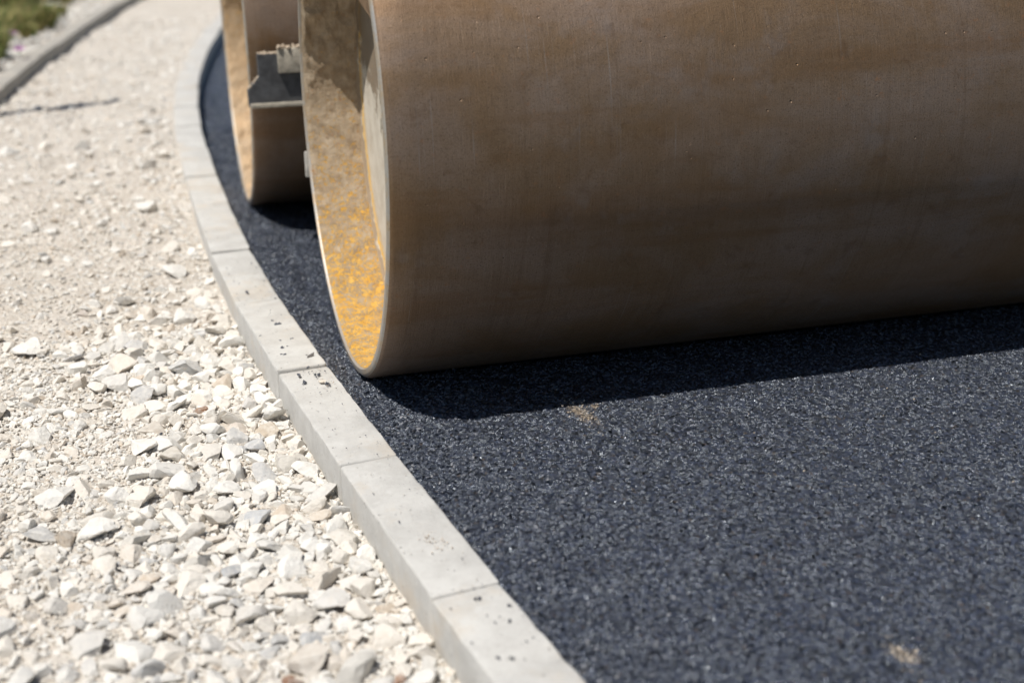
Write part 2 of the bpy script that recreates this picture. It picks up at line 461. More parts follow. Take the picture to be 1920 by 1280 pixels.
# ------------------------------------------------------------------ rocks: prototypes
def rock(sub, planes, seed, flat=1.0):
    r = np.random.default_rng(seed)
    bm = bmesh.new(); bmesh.ops.create_icosphere(bm, subdivisions=sub, radius=1.0)
    bm.verts.ensure_lookup_table()
    v = np.array([q.co[:] for q in bm.verts]); f = np.array([[q.index for q in t.verts] for t in bm.faces]); bm.free()
    for _ in range(planes):
        nn = r.normal(size=3); nn /= np.linalg.norm(nn); d = r.uniform(.38, .70)
        t = v @ nn; over = t > d
        v[over] -= ((t[over] - d) * .985)[:, None] * nn
    v += r.normal(size=v.shape) * (.016 if sub > 2 else .03)
    v *= np.array([r.uniform(.95, 1.5), r.uniform(.72, 1.0), r.uniform(.54, .84) * flat])
    v /= np.abs(v[:, :2]).max()
    v[:, 2] -= (v[:, 2].max() + v[:, 2].min()) / 2
    return v.astype(np.float32), f.astype(np.int32)
BIG = [rock(3, 10, 100 + i, random.choice([.85, 1.0, 1.1])) for i in range(18)]
MID = [rock(2, 8, 300 + i, random.choice([.6, .9, 1.1])) for i in range(14)]
TINY = [rock(1, 5, 500 + i, .9) for i in range(10)]

PALETTE = [((.83, .78, .70), 34), ((.87, .85, .80), 42), ((.78, .71, .62), 12), ((.72, .70, .66), 8), ((.60, .595, .58), 3), ((.66, .56, .45), 3), ((.57, .575, .58), 1)]
_pc = np.array([c for c, _ in PALETTE]); _pw = np.array([q for _, q in PALETTE], float); _pw /= _pw.sum()
def pick_col():
    return _pc[rng.choice(len(_pc), p=_pw)] * rng.uniform(.9, 1.08)

def rotm(ax, ay, az):
    ca, sa, cb, sb, cc, sc = math.cos(ax), math.sin(ax), math.cos(ay), math.sin(ay), math.cos(az), math.sin(az)
    Rx = np.array([[1, 0, 0], [0, ca, -sa], [0, sa, ca]]); Ry = np.array([[cb, 0, sb], [0, 1, 0], [-sb, 0, cb]]); Rz = np.array([[cc, -sc, 0], [sc, cc, 0], [0, 0, 1]])
    return Rz @ Ry @ Rx

def merged(name, items, protos, mat, parent=None, smooth=True, sharp=22):
    """items: (proto, x, y, z, size, (ax,ay,az), colour)"""
    vs, fs, cs, off = [], [], [], 0
    for (k, x, y, z, s, a, c) in items:
        v, f = protos[k]
        q = (v * s) @ rotm(*a).T + np.array([x, y, z])
        vs.append(q); fs.append(f + off); off += len(v)
        cs.append(np.tile([c[0], c[1], c[2], 1.0], (len(v), 1)))
    o = mesh_obj(name, np.concatenate(vs), np.concatenate(fs), mat, parent, smooth, sharp)
    at = o.data.color_attributes.new('col', 'FLOAT_COLOR', 'POINT')
    at.data.foreach_set('color', np.concatenate(cs).astype(np.float32).ravel())
    return o

# ------------------------------------------------------------------ gravel path
us = np.concatenate([np.arange(-.03, .98, .0095)])
ys = np.concatenate([[-40, -20, -6, -4, -3, -2.4], np.arange(-1.9, 2.2, .0095), np.arange(2.2, 5, .02), np.arange(5, 13, .06)])
U, Yg = np.meshgrid(us, ys)
Xg = kerb_x(Yg) - U
rub = (1 - sstep(.25, .6, U)) * (1 - sstep(.2, 1.2, Yg))
e1, h1 = cells(Xg, Yg, .034, 61); e2, h2 = cells(Xg, Yg, .015, 67)
Z = path_z(Yg, np.clip(U, 0, 1)) + (.003 + .004 * rub) * h1 * e1 + .0028 * h2 * e2 + (vnoise(Xg, Yg, .22, 71) - .5) * .014 + (vnoise(Xg, Yg, .07, 73) - .5) * (.008 + .008 * sstep(1.5, 4, Yg)) + (vnoise(Xg, Yg, .13, 75) - .5) * .010 * sstep(1.5, 4, Yg) * sstep(.03, .15, U)
path = mesh_obj('gravel_path', np.stack([Xg.ravel(), Yg.ravel(), Z.ravel()], 1), grid_faces(len(us), len(ys))[:, ::-1], M_DUST, smooth=True)
tag(path, 'pale crushed limestone path between the two kerbs', kind='structure')

def zpath(x, y):
    u = kerb_x(y) - x
    return float(path_z(y, min(max(u, 0), 1)) + (vnoise(np.array([x]), np.array([y]), .22, 71)[0] - .5) * .014 + (vnoise(np.array([x]), np.array([y]), .07, 73)[0] - .5) * .008)

class Disc:
    def __init__(s): s.c = {}
    def ok(s, x, y, r, k):
        gx, gy = int(math.floor(x / .08)), int(math.floor(y / .08))
        for i in range(-2, 3):
            for j in range(-2, 3):
                for (px, py, pr) in s.c.get((gx + i, gy + j), ()):
                    if (px - x) ** 2 + (py - y) ** 2 < ((pr + r) * k) ** 2: return False
        s.c.setdefault((gx, gy), []).append((x, y, r)); return True
D = Disc()
stones = []      # (proto, x, y, z, s, angles, colour, label)
HERO = [  # x, y, size, yaw, colour, flat tilt, label
    (-.388, .10, .046, .15, (.60, .60, .585), 'long speckled grey slab, largest stone in the middle of the gravel'),
    (-.372, -.150, .019, .2, (.27, .12, .05), 'rust brown stone beside the pale rubble'),
    (-.640, .590, .020, .2, (.60, .53, .47), 'flat pinkish sliver lying alone on the fine dust'),
    (-.262, -.14, .040, 1.4, (.70, .68, .65), None), (-.232, -.30, .036, .3, (.62, .53, .42), None),
    (-.302, -.29, .034, 2.2, (.66, .58, .50), None), (-.352, -.31, .026, .9, (.60, .60, .58), None),
    (-.365, -.41, .034, .1, (.70, .66, .60), None), (-.440, -.40, .034, .4, (.66, .61, .53), None),
    (-.222, -.49, .036, 2.8, (.73, .69, .62), None), (-.300, -.71, .034, .1, (.57, .585, .60), 'speckled blue grey flat stone near the kerb'),
    (-.420, -.85, .032, .0, (.72, .69, .63), None), (-.362, -.90, .030, .7, (.48, .49, .50), 'smooth dark grey wedge among the white rubble'),
    (-.258, -.87, .038, 1.9, (.74, .72, .67), None), (-.213, -1.04, .038, .2, (.75, .73, .69), None),
    (-.209, -1.26, .050, .8, (.73, .70, .64), 'biggest white boulder beside the kerb at the bottom'),
    (-.524, -.75, .032, .1, (.68, .65, .59), None), (-.252, -1.13, .030, 1.1, (.46, .475, .49), None),
    (-.305, -1.245, .018, .5, (.30, .155, .09), 'reddish brown clod between the white stones'),
    (-.150, -1.29, .018, .6, (.32, .17, .10), None), (-.477, -.23, .034, .2, (.67, .61, .53), None),
    (-.70, -.49, .026, .3, (.66, .60, .52), None), (-.158, -.83, .036, 2.0, (.73, .69, .62), None), (-.184, -.72, .033, .4, (.68, .60, .50), None),
    (-.645, -.94, .030, .2, (.70, .67, .62), None), (-.600, -1.08, .036, .1, (.70, .68, .64), None), (-.35, -1.04, .034, .9, (.71, .68, .63), None),
]
for i, (x, y, s, a, c, lab) in enumerate(HERO):
    D.ok(x, y, s * .9, .1)
    stones.append((i % len(BIG), x, y, zpath(x, y) + s * .22, s, (rng.uniform(-.25, .25), rng.uniform(-.25, .25), a), c, lab))
def scatter(nn, smin, smax, dens, k, lift, protos_n, power=2.2, tilt=.5, yr=(-1.72, 3.6)):
    out = []
    for _ in range(nn):
        y = rng.uniform(*yr) if rng.random() > .55 else rng.uniform(-1.72, .4)
        u = rng.random() * .93
        s = smin + (smax - smin) * rng.random() ** power
        if u < s * .55: continue
        x = float(kerb_x(y)) - u
        if rng.random() > dens(y, u, s): continue
        if k > 0 and not D.ok(x, y, s, k): continue
        out.append((int(rng.integers(protos_n)), x, y, zpath(x, y) + s * lift, s,
                    (rng.uniform(-tilt, tilt), rng.uniform(-tilt, tilt), rng.uniform(0, 6.28)), pick_col(), None))
    return out
def rubble(y, u):
    edge = .33 + .09 * math.sin(y * 5.1) + .20 * max(0, -y - .5)
    return float((1 - sstep(edge - .2, edge + .12, u)) * (1 - sstep(.05, 1.0, y)))
stones += scatter(14000, .021, .046, lambda y, u, s: max(.9 * rubble(y, u), .012 + .03 * (y < -.5)), .62, .24, len(BIG), 2.0, .5)
mids = scatter(34000, .0095, .021, lambda y, u, s: max(.95 * rubble(y, u), .16 if y < .6 else .22 * (1 - float(sstep(.06, .45, u))) * (y < 3.2) + .15), .58, .22, len(MID), 2.0, .55, (-1.72, 7.5))
tiny = scatter(40000, .0034, .0088, lambda y, u, s: .85 if y < 1.6 else .55, 0, .32, len(TINY), 1.5, .8, (-1.72, 5.5))

# the stones that show largest become pieces of their own, the rest is rubble
def screen(s):
    P = np.array([s[1], s[2], s[3]]) - CAM
    z = P @ FWD
    px = 960 + FPX * (P @ RIGHT) / z; py = 640 - FPX * (P @ UP) / z
    inside = -40 < px < 1960 and -30 < py < 1320
    return (s[4] / z * FPX) if inside else 0.
allst = [('b', s) for s in stones] + [('m', s) for s in mids]
allst.sort(key=lambda q: -(screen(q[1]) + (1000 if q[1][7] else 0)))
def proto_mesh(v, f, i, kind, mat):
    me = bpy.data.meshes.new('stone_%s' % kind)
    me.from_pydata(v.tolist(), [], f.tolist()); me.update()
    me.polygons.foreach_set('use_smooth', np.ones(len(me.polygons), dtype=bool)); me.set_sharp_from_angle(angle=math.radians(24))
    me.materials.append(mat); return me
PB = [proto_mesh(v, f, i, 'large', M_STONE_O) for i, (v, f) in enumerate(BIG)]
PM = [proto_mesh(v, f, i, 'small', M_STONE_O) for i, (v, f) in enumerate(MID)]
for kind, (k, x, y, z, s, a, c, lab) in allst[:300]:
    o = bpy.data.objects.new('stone', (PB if kind == 'b' else PM)[k])
    sx = s
    if lab and 'slab' in lab: o.scale = (s * 1.15, s * .8, s * .9)
    else: o.scale = (s, s, s)
    o.location = (x, y, z); o.rotation_euler = a; o.color = (*c, 1)
    if lab: o['label'] = lab
    link(o, path)
rest = allst[300:]
rb = merged('rubble', [q[1][:7] for q in rest if q[0] == 'b'], MID, M_STONE_A, path) if False else None
items = []
protos = MID + TINY
for kind, s in rest:
    items.append((s[0] % len(MID),) + s[1:7])
for s in tiny:
    items.append((len(MID) + s[0],) + s[1:7])
o = merged('loose_gravel', items, protos, M_STONE_A, path); tag(o, kind='stuff')

# ------------------------------------------------------------------ kerbs
def kerb_block(L, W, H, seed):
    r = np.random.default_rng(seed)
    bm = bmesh.new(); add_box(bm, 0, W, 0, L, -H, 0)
    es = [e for e in bm.edges]
    bmesh.ops.bevel(bm, geom=es, offset=.0055, segments=3, affect='EDGES', profile=.5)
    for _ in range(1):
        for k in range(1, 22):
            yv = L * k / 22 + r.uniform(-.003, .003)
            gm = bm.verts[:] + bm.edges[:] + bm.faces[:]
            bmesh.ops.bisect_plane(bm, geom=gm, plane_co=(0, yv, 0), plane_no=(0, 1, 0))
    chips = [(r.uniform(0, L), r.choice([0, W]), r.uniform(.006, .016)) for _ in range(7)] + [(r.choice([0, L]), r.uniform(0, W), r.uniform(.008, .02)) for _ in range(3)]
    for v in bm.verts:
        if v.co.z > -.012:
            for (cy, cx, cr) in chips:
                dd = math.hypot(v.co.y - cy, v.co.x - cx)
                if dd < cr: v.co.z -= (cr - dd) * .32
            a = vnoise(np.array([v.co.y]), np.array([seed * 1.7 + v.co.x * 30]), .024, seed)[0] - .5
            edge = min(v.co.x, W - v.co.x) < .007
            v.co.z += a * (.0030 if edge else .0008)
            v.co.x += (vnoise(np.array([v.co.y]), np.array([seed * 3.1]), .03, seed + 3)[0] - .5) * .0018
    return bm
def build_kerb(name, xfun, y0, count, W, top, label, stagger, mat):
    root = empty(name, (float(xfun(y0)), y0, 0)); tag(root, label, kind='structure')
    y = y0
    for i in range(count):
        yn = y + KL
        for _ in range(4):
            yn = y + math.sqrt(max(.01, KL ** 2 - (float(xfun(yn)) - float(xfun(y))) ** 2))
        x0, x1 = float(xfun(y)), float(xfun(yn))
        ang = math.atan2(x1 - x0, yn - y)
        bm = kerb_block(KL - random.uniform(.006, .010), W, .22, i + stagger)
        o = bm_obj('kerb_stone', bm, mat, None, True, 35)
        o.parent = root
        jz = random.uniform(-.004, .004)
        o.location = (x0 - root.location.x + random.uniform(-.0035, .0035), y - root.location.y + .004, top + jz)
        o.rotation_euler = (random.uniform(-.003, .003), random.uniform(-.006, .006), -ang + random.uniform(-.004, .004))
        y = yn
    return root
yk = -1.174 - 3 * .525
build_kerb('kerb', kerb_x, yk, 26, KW, KT, 'pale concrete kerb running beside the fresh asphalt', 11, M_CONC)
_FY = np.array([-4, -1, 1, 2.5, 3.2, 3.94, 4.195, 5.02, 5.51, 6.68, 7.85, 8.49, 10.5, 13])
_FX = np.array([-.62, -.99, -1.15, -1.18, -1.155, -1.087, -1.052, -.963, -.890, -.726, -.545, -.437, -.05, .5])
_fx = np.interp(_yy, _FY, _FX)
for _ in range(80): _fx[1:-1] = .25 * _fx[:-2] + .5 * _fx[1:-1] + .25 * _fx[2:]
def far_x(y): return np.interp(y, _yy, _fx) - .10
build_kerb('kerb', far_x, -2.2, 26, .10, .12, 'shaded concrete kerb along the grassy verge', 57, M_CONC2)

# ------------------------------------------------------------------ verge
us2 = np.concatenate([np.linspace(0, 1.2, 30), np.linspace(1.4, 40, 30)]); ys2 = np.concatenate([np.linspace(-30, -4.5, 8), np.linspace(-4, 3, 20), np.linspace(3.2, 13, 120), np.linspace(15, 40, 6)])
U2, Y2 = np.meshgrid(us2, ys2)
X2 = np.interp(Y2, _yy, _fx) - .10 + .01 - U2
Z2 = .098 + (vnoise(X2, Y2, .35, 81) - .5) * .07 * sstep(.02, .4, U2) + (vnoise(X2, Y2, .09, 83) - .5) * .03 * sstep(.01, .15, U2) + .03 * sstep(.3, 3, U2)
verge = mesh_obj('verge', np.stack([X2.ravel(), Y2.ravel(), Z2.ravel()], 1), grid_faces(len(us2), len(ys2))[:, ::-1], M_DUST, smooth=True)
tag(verge, kind='structure')
verge.data.materials.append(M_VERGE)
for pl in verge.data.polygons:
    cx = pl.center
    if float(np.interp(cx.y, _yy, _fx)) - cx.x > .42 + .12 * math.sin(cx.y * 3.1) or not (3 < cx.y < 12): pl.material_index = 1
vi = []
for _ in range(1500):
    y = rng.uniform(3.6, 11); u = abs(rng.normal(0, .35)) + .01
    x = float(far_x(y)) - u; s = .008 + .03 * rng.random() ** 2.5
    vi.append((int(rng.integers(len(MID))), x, y, .10 + s * .2 + .02 * min(1, u), s, (rng.uniform(-.6, .6), rng.uniform(-.6, .6), rng.uniform(0, 6.28)), _pc[1] * rng.uniform(.62, .95)))
o = merged('verge_stones', vi, MID, M_STONE_A, verge); tag(o, kind='stuff')

def blades(spots):
    vs, fs, cs = [], [], []
    for (bx, by, rad, nb, hmin, hmax, dry) in spots:
        for _ in range(nb):
            r = rad * math.sqrt(rng.random()); a = rng.uniform(0, 6.283)
            x = bx + r * math.cos(a); y = by + r * math.sin(a); h = 1.6 * rng.uniform(hmin, hmax); wd = rng.uniform(.0022, .0055)
            la = rng.uniform(0, 6.283); lean = rng.uniform(.05, .75) * h; fa = rng.uniform(0, 3.14)
            base = len(vs); z0 = .09
            dx, dy = math.cos(la) * lean, math.sin(la) * lean; wx, wy = math.cos(fa) * wd, math.sin(fa) * wd
            for t, ww in ((0, 1.), (.4, .9), (.75, .6)):
                cx, cy, cz = x + dx * t * t, y + dy * t * t, z0 + h * (t - .18 * t * t)
                vs.append((cx - wx * ww, cy - wy * ww, cz)); vs.append((cx + wx * ww, cy + wy * ww, cz))
            vs.append((x + dx, y + dy, z0 + h * .82))
            fs += [(base, base + 1, base + 3, base + 2), (base + 2, base + 3, base + 5, base + 4), (base + 4, base + 5, base + 6)]
            if rng.random() < dry: c = (.46, .36, .17)
            else: c = [(.13, .19, .045), (.09, .145, .03), (.22, .25, .07), (.17, .21, .08)][int(rng.integers(4))]
            f = rng.uniform(.55, 1.7); cs += [(c[0] * f, c[1] * f, c[2] * f, 1)] * 7
    o = mesh_obj('grass', vs, fs, M_GRASS)
    at = o.data.color_attributes.new('col', 'FLOAT_COLOR', 'POINT'); at.data.foreach_set('color', np.array(cs, np.float32).ravel())
    return o
spots = [(-1.21, 4.72, .05, 520, .05, .12, .2), (-1.23, 5.15, .08, 760, .06, .16, .2), (-1.25, 5.65, .08, 420, .06, .14, .3),
         (-1.32, 6.05, .13, 900, .08, .20, .25), (-1.16, 6.42, .10, 640, .06, .16, .5), (-1.03, 6.66, .10, 800, .06, .16, .35), (-1.34, 6.9, .18, 1200, .10, .24, .25), (-1.13, 6.95, .08, 420, .06, .14, .35),
         (-1.55, 8.0, .30, 1500, .12, .30, .25), (-1.22, 8.0, .13, 600, .08, .20, .3), (-.97, 8.55, .10, 420, .05, .13, .4), (-1.15, 9.2, .25, 900, .08, .22, .3), (-.80, 9.5, .12, 420, .05, .14, .4), (-1.6, 9.8, .45, 1700, .12, .32, .25), (-1.9, 6.5, .4, 1100, .1, .26, .3), (-.985, 7.05, .06, 420, .05, .10, .35), (-.93, 7.5, .05, 300, .04, .09, .4), (-1.08, 6.2, .05, 300, .04, .09, .3)]
gr = blades(spots); tag(gr, 'green and straw coloured grass tufts behind the far kerb', 'grass', kind='stuff')

def flower(x, y, zt, label):
    root = empty('wild_flower', (x, y, .09)); tag(root, label, 'flower', 'purple flowers in the grass')
    h = zt - .09
    bm = bmesh.new(); bmesh.ops.create_cone(bm, segments=6, radius1=.0022, radius2=.0015, depth=h, matrix=Matrix.Translation((0, 0, h / 2)))
    bm_obj('stem', bm, M_STEM, root)
    bm = bmesh.new()
    for ring, (nn, ln, tl) in enumerate(((9, .046, .35), (7, .036, .8), (5, .022, 1.2))):
        for k in range(nn):
            a = 6.283 * k / nn + ring * .4
            d = Vector((math.cos(a) * math.cos(tl), math.sin(a) * math.cos(tl), math.sin(tl))); t = Vector((-math.sin(a), math.cos(a), 0))
            p0 = Vector((0, 0, h)); q = [p0, p0 + d * ln * .55 + t * .012, p0 + d * ln, p0 + d * ln * .55 - t * .012]
            bm.faces.new([bm.verts.new(c) for c in q])
    bm_obj('petals', bm, M_PETAL, root, smooth=False)
    bm = bmesh.new(); bmesh.ops.create_icosphere(bm, subdivisions=1, radius=.007, matrix=Matrix.Translation((0, 0, h)))
    bm_obj('flower_head', bm, M_STEM, root)
M_STEM = mat_plain('stem_green', (.10, .15, .04), .6)
flower(-1.145, 5.75, .175, 'purple flower standing in the grass farther from the kerb edge')
flower(-1.055, 5.02, .165, 'purple flower leaning close over the far kerb')

# ------------------------------------------------------------------ the roller
R = .6; WID = 2.05; RI = .577; DEP = .16
roller = empty('road_roller', (0, 0, 0))
tag(roller, 'steel drum road roller with rust brown drums standing on the asphalt', 'road roller')

def lathe(profile, seg, uvname=None):
    """profile: list of (x, r); returns verts, faces, uvs around the X axis"""
    k = len(profile)
    th = np.linspace(0, 2 * np.pi, seg, endpoint=False) + np.pi / 2     # seam at +z
    pr = np.array(profile)
    v = np.zeros((seg, k, 3))
    v[:, :, 0] = pr[None, :, 0]
    v[:, :, 1] = np.cos(th)[:, None] * pr[None, :, 1]; v[:, :, 2] = np.sin(th)[:, None] * pr[None, :, 1]
    a = np.arange(seg)[:, None] * k + np.arange(k - 1)[None, :]
    b = (np.roll(np.arange(seg), -1))[:, None] * k + np.arange(k - 1)[None, :]
    f = np.stack([a, b, b + 1, a + 1], 2).reshape(-1, 4)
    uv = None
    if uvname:
        u0 = np.broadcast_to(pr[None, :-1, 0], (seg, k - 1)); u1 = np.broadcast_to(pr[None, 1:, 0], (seg, k - 1))
        t0 = np.broadcast_to((np.arange(seg) * 2 * np.pi / seg * R)[:, None], (seg, k - 1)); t1 = t0 + 2 * np.pi / seg * R
        uv = np.stack([np.stack([u0, t0], 2), np.stack([u0, t1], 2), np.stack([u1, t1], 2), np.stack([u1, t0], 2)], 2).reshape(-1, 2)
    return v.reshape(-1, 3), f, uv

def make_drum():
    xs = np.linspace(.012, WID - .012, 40)
    prof = [(.0045, R - .0050), (.0075, R - .0022)] + [(x, R) for x in xs] + [(WID - .0075, R - .0022), (WID - .0045, R - .005)]
    v, f, uv = lathe(prof, 256, 'roll')
    drum = mesh_obj('drum', v, f, M_DRUM, roller, True, 40)
    ul = drum.data.uv_layers.new(name='roll'); ul.data.foreach_set('uv', uv.astype(np.float32).ravel())
    # flat ring of bare steel at each end
    for name, sgn, x0 in (('rim', 1, 0.), ('rim', -1, WID)):
        pr = [(.0046, R - .0051), (.0015, R - .0078), (0, R - .0105), (.0, RI + .002), (.003, RI), (.02, RI)]
        v, f, _ = lathe([(x0 + sgn * a, b) for a, b in pr], 256)
        mesh_obj('rim', v, f if sgn < 0 else f, M_RIM, drum, True, 40)
    # muddy inside of the shell
    for side in (0, 1):
        nt_, nx_ = 420, 64
        th = np.linspace(0, 2 * np.pi, nt_, endpoint=False); xx = np.linspace(.006, DEP + .004, nx_)
        T, Xd = np.meshgrid(th, xx, indexing='ij')
        s_ = T * RI
        lump = np.maximum(0, vnoise(s_, Xd, .045, 41) * .5 + vnoise(s_, Xd, .019, 43) * .35 + vnoise(s_, Xd, .008, 47) * .2 - .38)
        up = sstep(-.15, .5, np.sin(T)); edge = 1 - sstep(.015, .075, Xd)
        thick = .0022 + lump * (.009 + .020 * edge * (.12 + .88 * up) + .010 * up) + .0018 * vnoise(s_, Xd, .005, 49)
        thick *= sstep(.004, .016, Xd)
        thick[:, :] *= 1 + .35 * np.maximum(0, vnoise(s_, Xd, .12, 45) - .5)
        rr = RI - .0004 - thick
        xr = Xd if side == 0 else WID - Xd
        v = np.stack([xr, rr * np.cos(T), rr * np.sin(T)], 2).reshape(-1, 3)
        a = np.arange(nt_)[:, None] * nx_ + np.arange(nx_ - 1)[None, :]; b = np.roll(np.arange(nt_), -1)[:, None] * nx_ + np.arange(nx_ - 1)[None, :]
        f = np.stack([a, b, b + 1, a + 1], 2).reshape(-1, 4)
        if side == 0: mesh_obj('mud_crust', v, f[:, ::-1], M_MUD, drum, True)
        else: mesh_obj('mud_crust', v[:, :], f, M_MUD, drum, True)
        # end plate with a welded fillet, hub disc and bolts
        px = (lambda q: q) if side == 0 else (lambda q: WID - q)
        v, f, _ = lathe([(px(DEP - .012), RI - .004), (px(DEP - .003), RI - .013), (px(DEP), RI - .03), (px(DEP), .05), (px(DEP), .001)], 128)
        mesh_obj('end_plate', v, f, M_PLATE, drum, True, 40)
        v, f, _ = lathe([(px(DEP + .002), .15), (px(DEP - .016), .145), (px(DEP - .020), .14), (px(DEP - .020), .09), (px(DEP - .030), .085), (px(DEP - .032), .08), (px(DEP - .032), .001)], 96)
        hub = mesh_obj('hub', v, f, M_RUST, drum, True, 30)
        if side == 0:
            for k in range(12):
                a = 2 * math.pi * k / 12 + .2
                bm = bmesh.new()
                bmesh.ops.create_cone(bm, cap_ends=True, segments=6, radius1=.014, radius2=.013, depth=.014,
                                      matrix=Matrix.Translation((DEP - .026, .118 * math.cos(a), .118 * math.sin(a))) @ Matrix.Rotation(math.pi / 2, 4, 'Y'))
                bolt = bm_obj('bolt', bm, M_DIRTY, drum, True, 25)
    return drum
drum = make_drum()
def copy_tree(o, parent):
    c = o.copy(); COL.objects.link(c); c.parent = parent
    for ch in list(o.children): copy_tree(ch, c)
    return c
rear = copy_tree(drum, roller)
drum.location = (0, 0, R - .003); drum.rotation_euler = (0, 0, 0); tag(drum, 'near rust brown drum with muddy yellow recess')
rear.location = (-.0877, 1.7202, R - .003); rear.rotation_euler = (2.75, 0, -.0118); tag(rear, 'rear drum seen behind the near one')
M_MUD2 = mat_mud('pale_dusty_paint', .85)
for ch in rear.children:
    if ch.name.startswith('mud_crust'):
        ch.data = ch.data.copy(); ch.data.materials[0] = M_MUD2

# gusset plate inside the recess
def prism_yz(pts, x0, x1, bev=.002):
    bm = bmesh.new()
    a = [bm.verts.new((x0, y, z)) for y, z in pts]; b = [bm.verts.new((x1, y, z)) for y, z in pts]
    bm.faces.new(a[::-1]); bm.faces.new(b)
    for i in range(len(pts)): bm.faces.new((a[i], a[(i + 1) % len(pts)], b[(i + 1) % len(pts)], b[i]))
    bmesh.ops.recalc_face_normals(bm, faces=bm.faces)
    bmesh.ops.bevel(bm, geom=bm.edges[:], offset=bev, segments=2, affect='EDGES'); return bm
def prism_xz(pts, y0, y1, bev=.002):
    bm = bmesh.new()
    a = [bm.verts.new((x, y0, z)) for x, z in pts]; b = [bm.verts.new((x, y1, z)) for x, z in pts]
    bm.faces.new(a); bm.faces.new(b[::-1])
    for i in range(len(pts)): bm.faces.new((a[i], b[i], b[(i + 1) % len(pts)], a[(i + 1) % len(pts)]))
    bmesh.ops.recalc_face_normals(bm, faces=bm.faces)
    bmesh.ops.bevel(bm, geom=bm.edges[:], offset=bev, segments=2, affect='EDGES'); return bm
gp = bm_obj('gusset_plate', prism_yz([(-.02, .780), (.185, .815), (.305, .836), (.35, .90), (.30, 1.02), (.10, 1.06), (-.10, 1.0), (-.12, .85)], .115, .138, .003), M_RUST, roller)

# scraper in front of the rear drum: black rubber blade on a bar, with dried clods
bm = prism_xz([(-.105, .452), (-.106, .506), (-.070, .544), (-.070, .612), (1.85, .612), (1.85, .470)], 1.045, 1.085, .003)
sc = bm_obj('scraper', bm, M_BLACK, roller)
bm = bmesh.new(); add_box(bm, -.011, 1.80, 1.030, 1.044, .556, .630, .003)
bm_obj('clamp_bar', bm, M_DIRTY, sc)
bm = bmesh.new(); add_box(bm, -.102, 1.80, 1.036, 1.044, .452, .466, .002)
bm_obj('blade_edge', bm, M_DIRTY, sc)
v0, f0 = BIG[3]
items = []
for k in range(150):
    xk = -.004 + 1.5 * rng.random() ** 2.6
    items.append((int(rng.integers(len(MID))), xk, rng.uniform(1.030, 1.048), .632 + rng.uniform(-.001, .003), rng.uniform(.004, .009), (rng.uniform(-1, 1), rng.uniform(-1, 1), rng.uniform(0, 6)), (.6, .5, .4)))
for k in range(60):
    items.append((int(rng.integers(len(MID))), rng.uniform(-.066, -.012), rng.uniform(1.048, 1.082), .613, rng.uniform(.003, .006), (rng.uniform(-1, 1), rng.uniform(-1, 1), 0), (.6, .5, .4)))
for k in range(36):
    t = rng.random(); items.append((int(rng.integers(len(MID))), -.104 + .034 * t, rng.uniform(1.048, 1.082), .509 + .036 * t, rng.uniform(.002, .005), (rng.uniform(-1, 1), rng.uniform(-1, 1), 0), (.6, .5, .4)))
dc = merged('dried_clods', items, MID, M_CLOD, sc); tag(dc, kind='stuff')
# scraper behind the near drum
bm = bmesh.new(); add_box(bm, -.0005, 1.95, .612, .622, .325, .398, .003)
s2 = bm_obj('scraper', bm, mat_plain('pale_nylon_blade', (.58, .55, .50), .6), roller)
bm = bmesh.new(); add_box(bm, .06, 1.9, .622, .70, .35, .42, .006); bm_obj('clamp_bar', bm, M_DARK, s2)

# machine frame over and beside the drums (above the picture)
bm = bmesh.new(); add_box(bm, .45, 1.75, -.12, 1.95, 1.34, 1.52, .03); fr = bm_obj('frame', bm, M_YEL, roller)
bm = bmesh.new(); add_box(bm, .50, 1.70, .95, 2.15, 1.52, 2.05, .08); bm_obj('hood', bm, M_YEL, roller)
bm = bmesh.new(); add_box(bm, .55, 1.65, .1, .85, 1.52, 1.64, .02); pf = bm_obj('operator_platform', bm, M_DARK, roller)
bm = bmesh.new(); add_box(bm, .95, 1.4, .35, .8, 1.72, 1.84, .04); add_box(bm, .95, 1.4, .74, .86, 1.84, 2.3, .04); add_box(bm, 1.1, 1.25, .5, .65, 1.62, 1.73, .01); bm_obj('seat', bm, M_BLACK, roller)
for yc, xo in ((0, 0), (1.72, -.09)):
    bm = bmesh.new(); add_box(bm, WID + xo + .03, WID + xo + .13, yc - .13, yc + .13, .48, 1.46, .02)
    add_box(bm, 1.6, WID + xo + .14, yc - .121, yc + .121, 1.36, 1.465, .02); bm_obj('fork_arm', bm, M_YEL, roller)

# ------------------------------------------------------------------ small things
# loose grains along the uncompacted strip
gi = []
def asph_z1(x, y): return float(asphalt_z(np.array([x]), np.array([y]))[0])
N_G = 9500
yy_ = np.where(rng.random(N_G) < .45, rng.uniform(-1.65, 0, N_G), rng.uniform(-.1, 3.2, N_G))
ww_ = rng.random(N_G) * .34
xx_ = kerb_x(yy_) + KW + .002 + ww_
Lm = loose(xx_, yy_); keep = rng.random(N_G) < Lm * 1.1
zz_ = asphalt_z(xx_, yy_)
for x, y, z in zip(xx_[keep], yy_[keep], zz_[keep]):
    s = .0028 + .0036 * rng.random() ** 1.5
    gi.append((int(rng.integers(len(TINY))), x, y, z + s * .25, s, (rng.uniform(-1, 1), rng.uniform(-1, 1), rng.uniform(0, 6)), (.02, .02, .02)))
o = merged('loose_asphalt_grains', gi, TINY, M_BIT, road, True, 20); tag(o, kind='stuff')

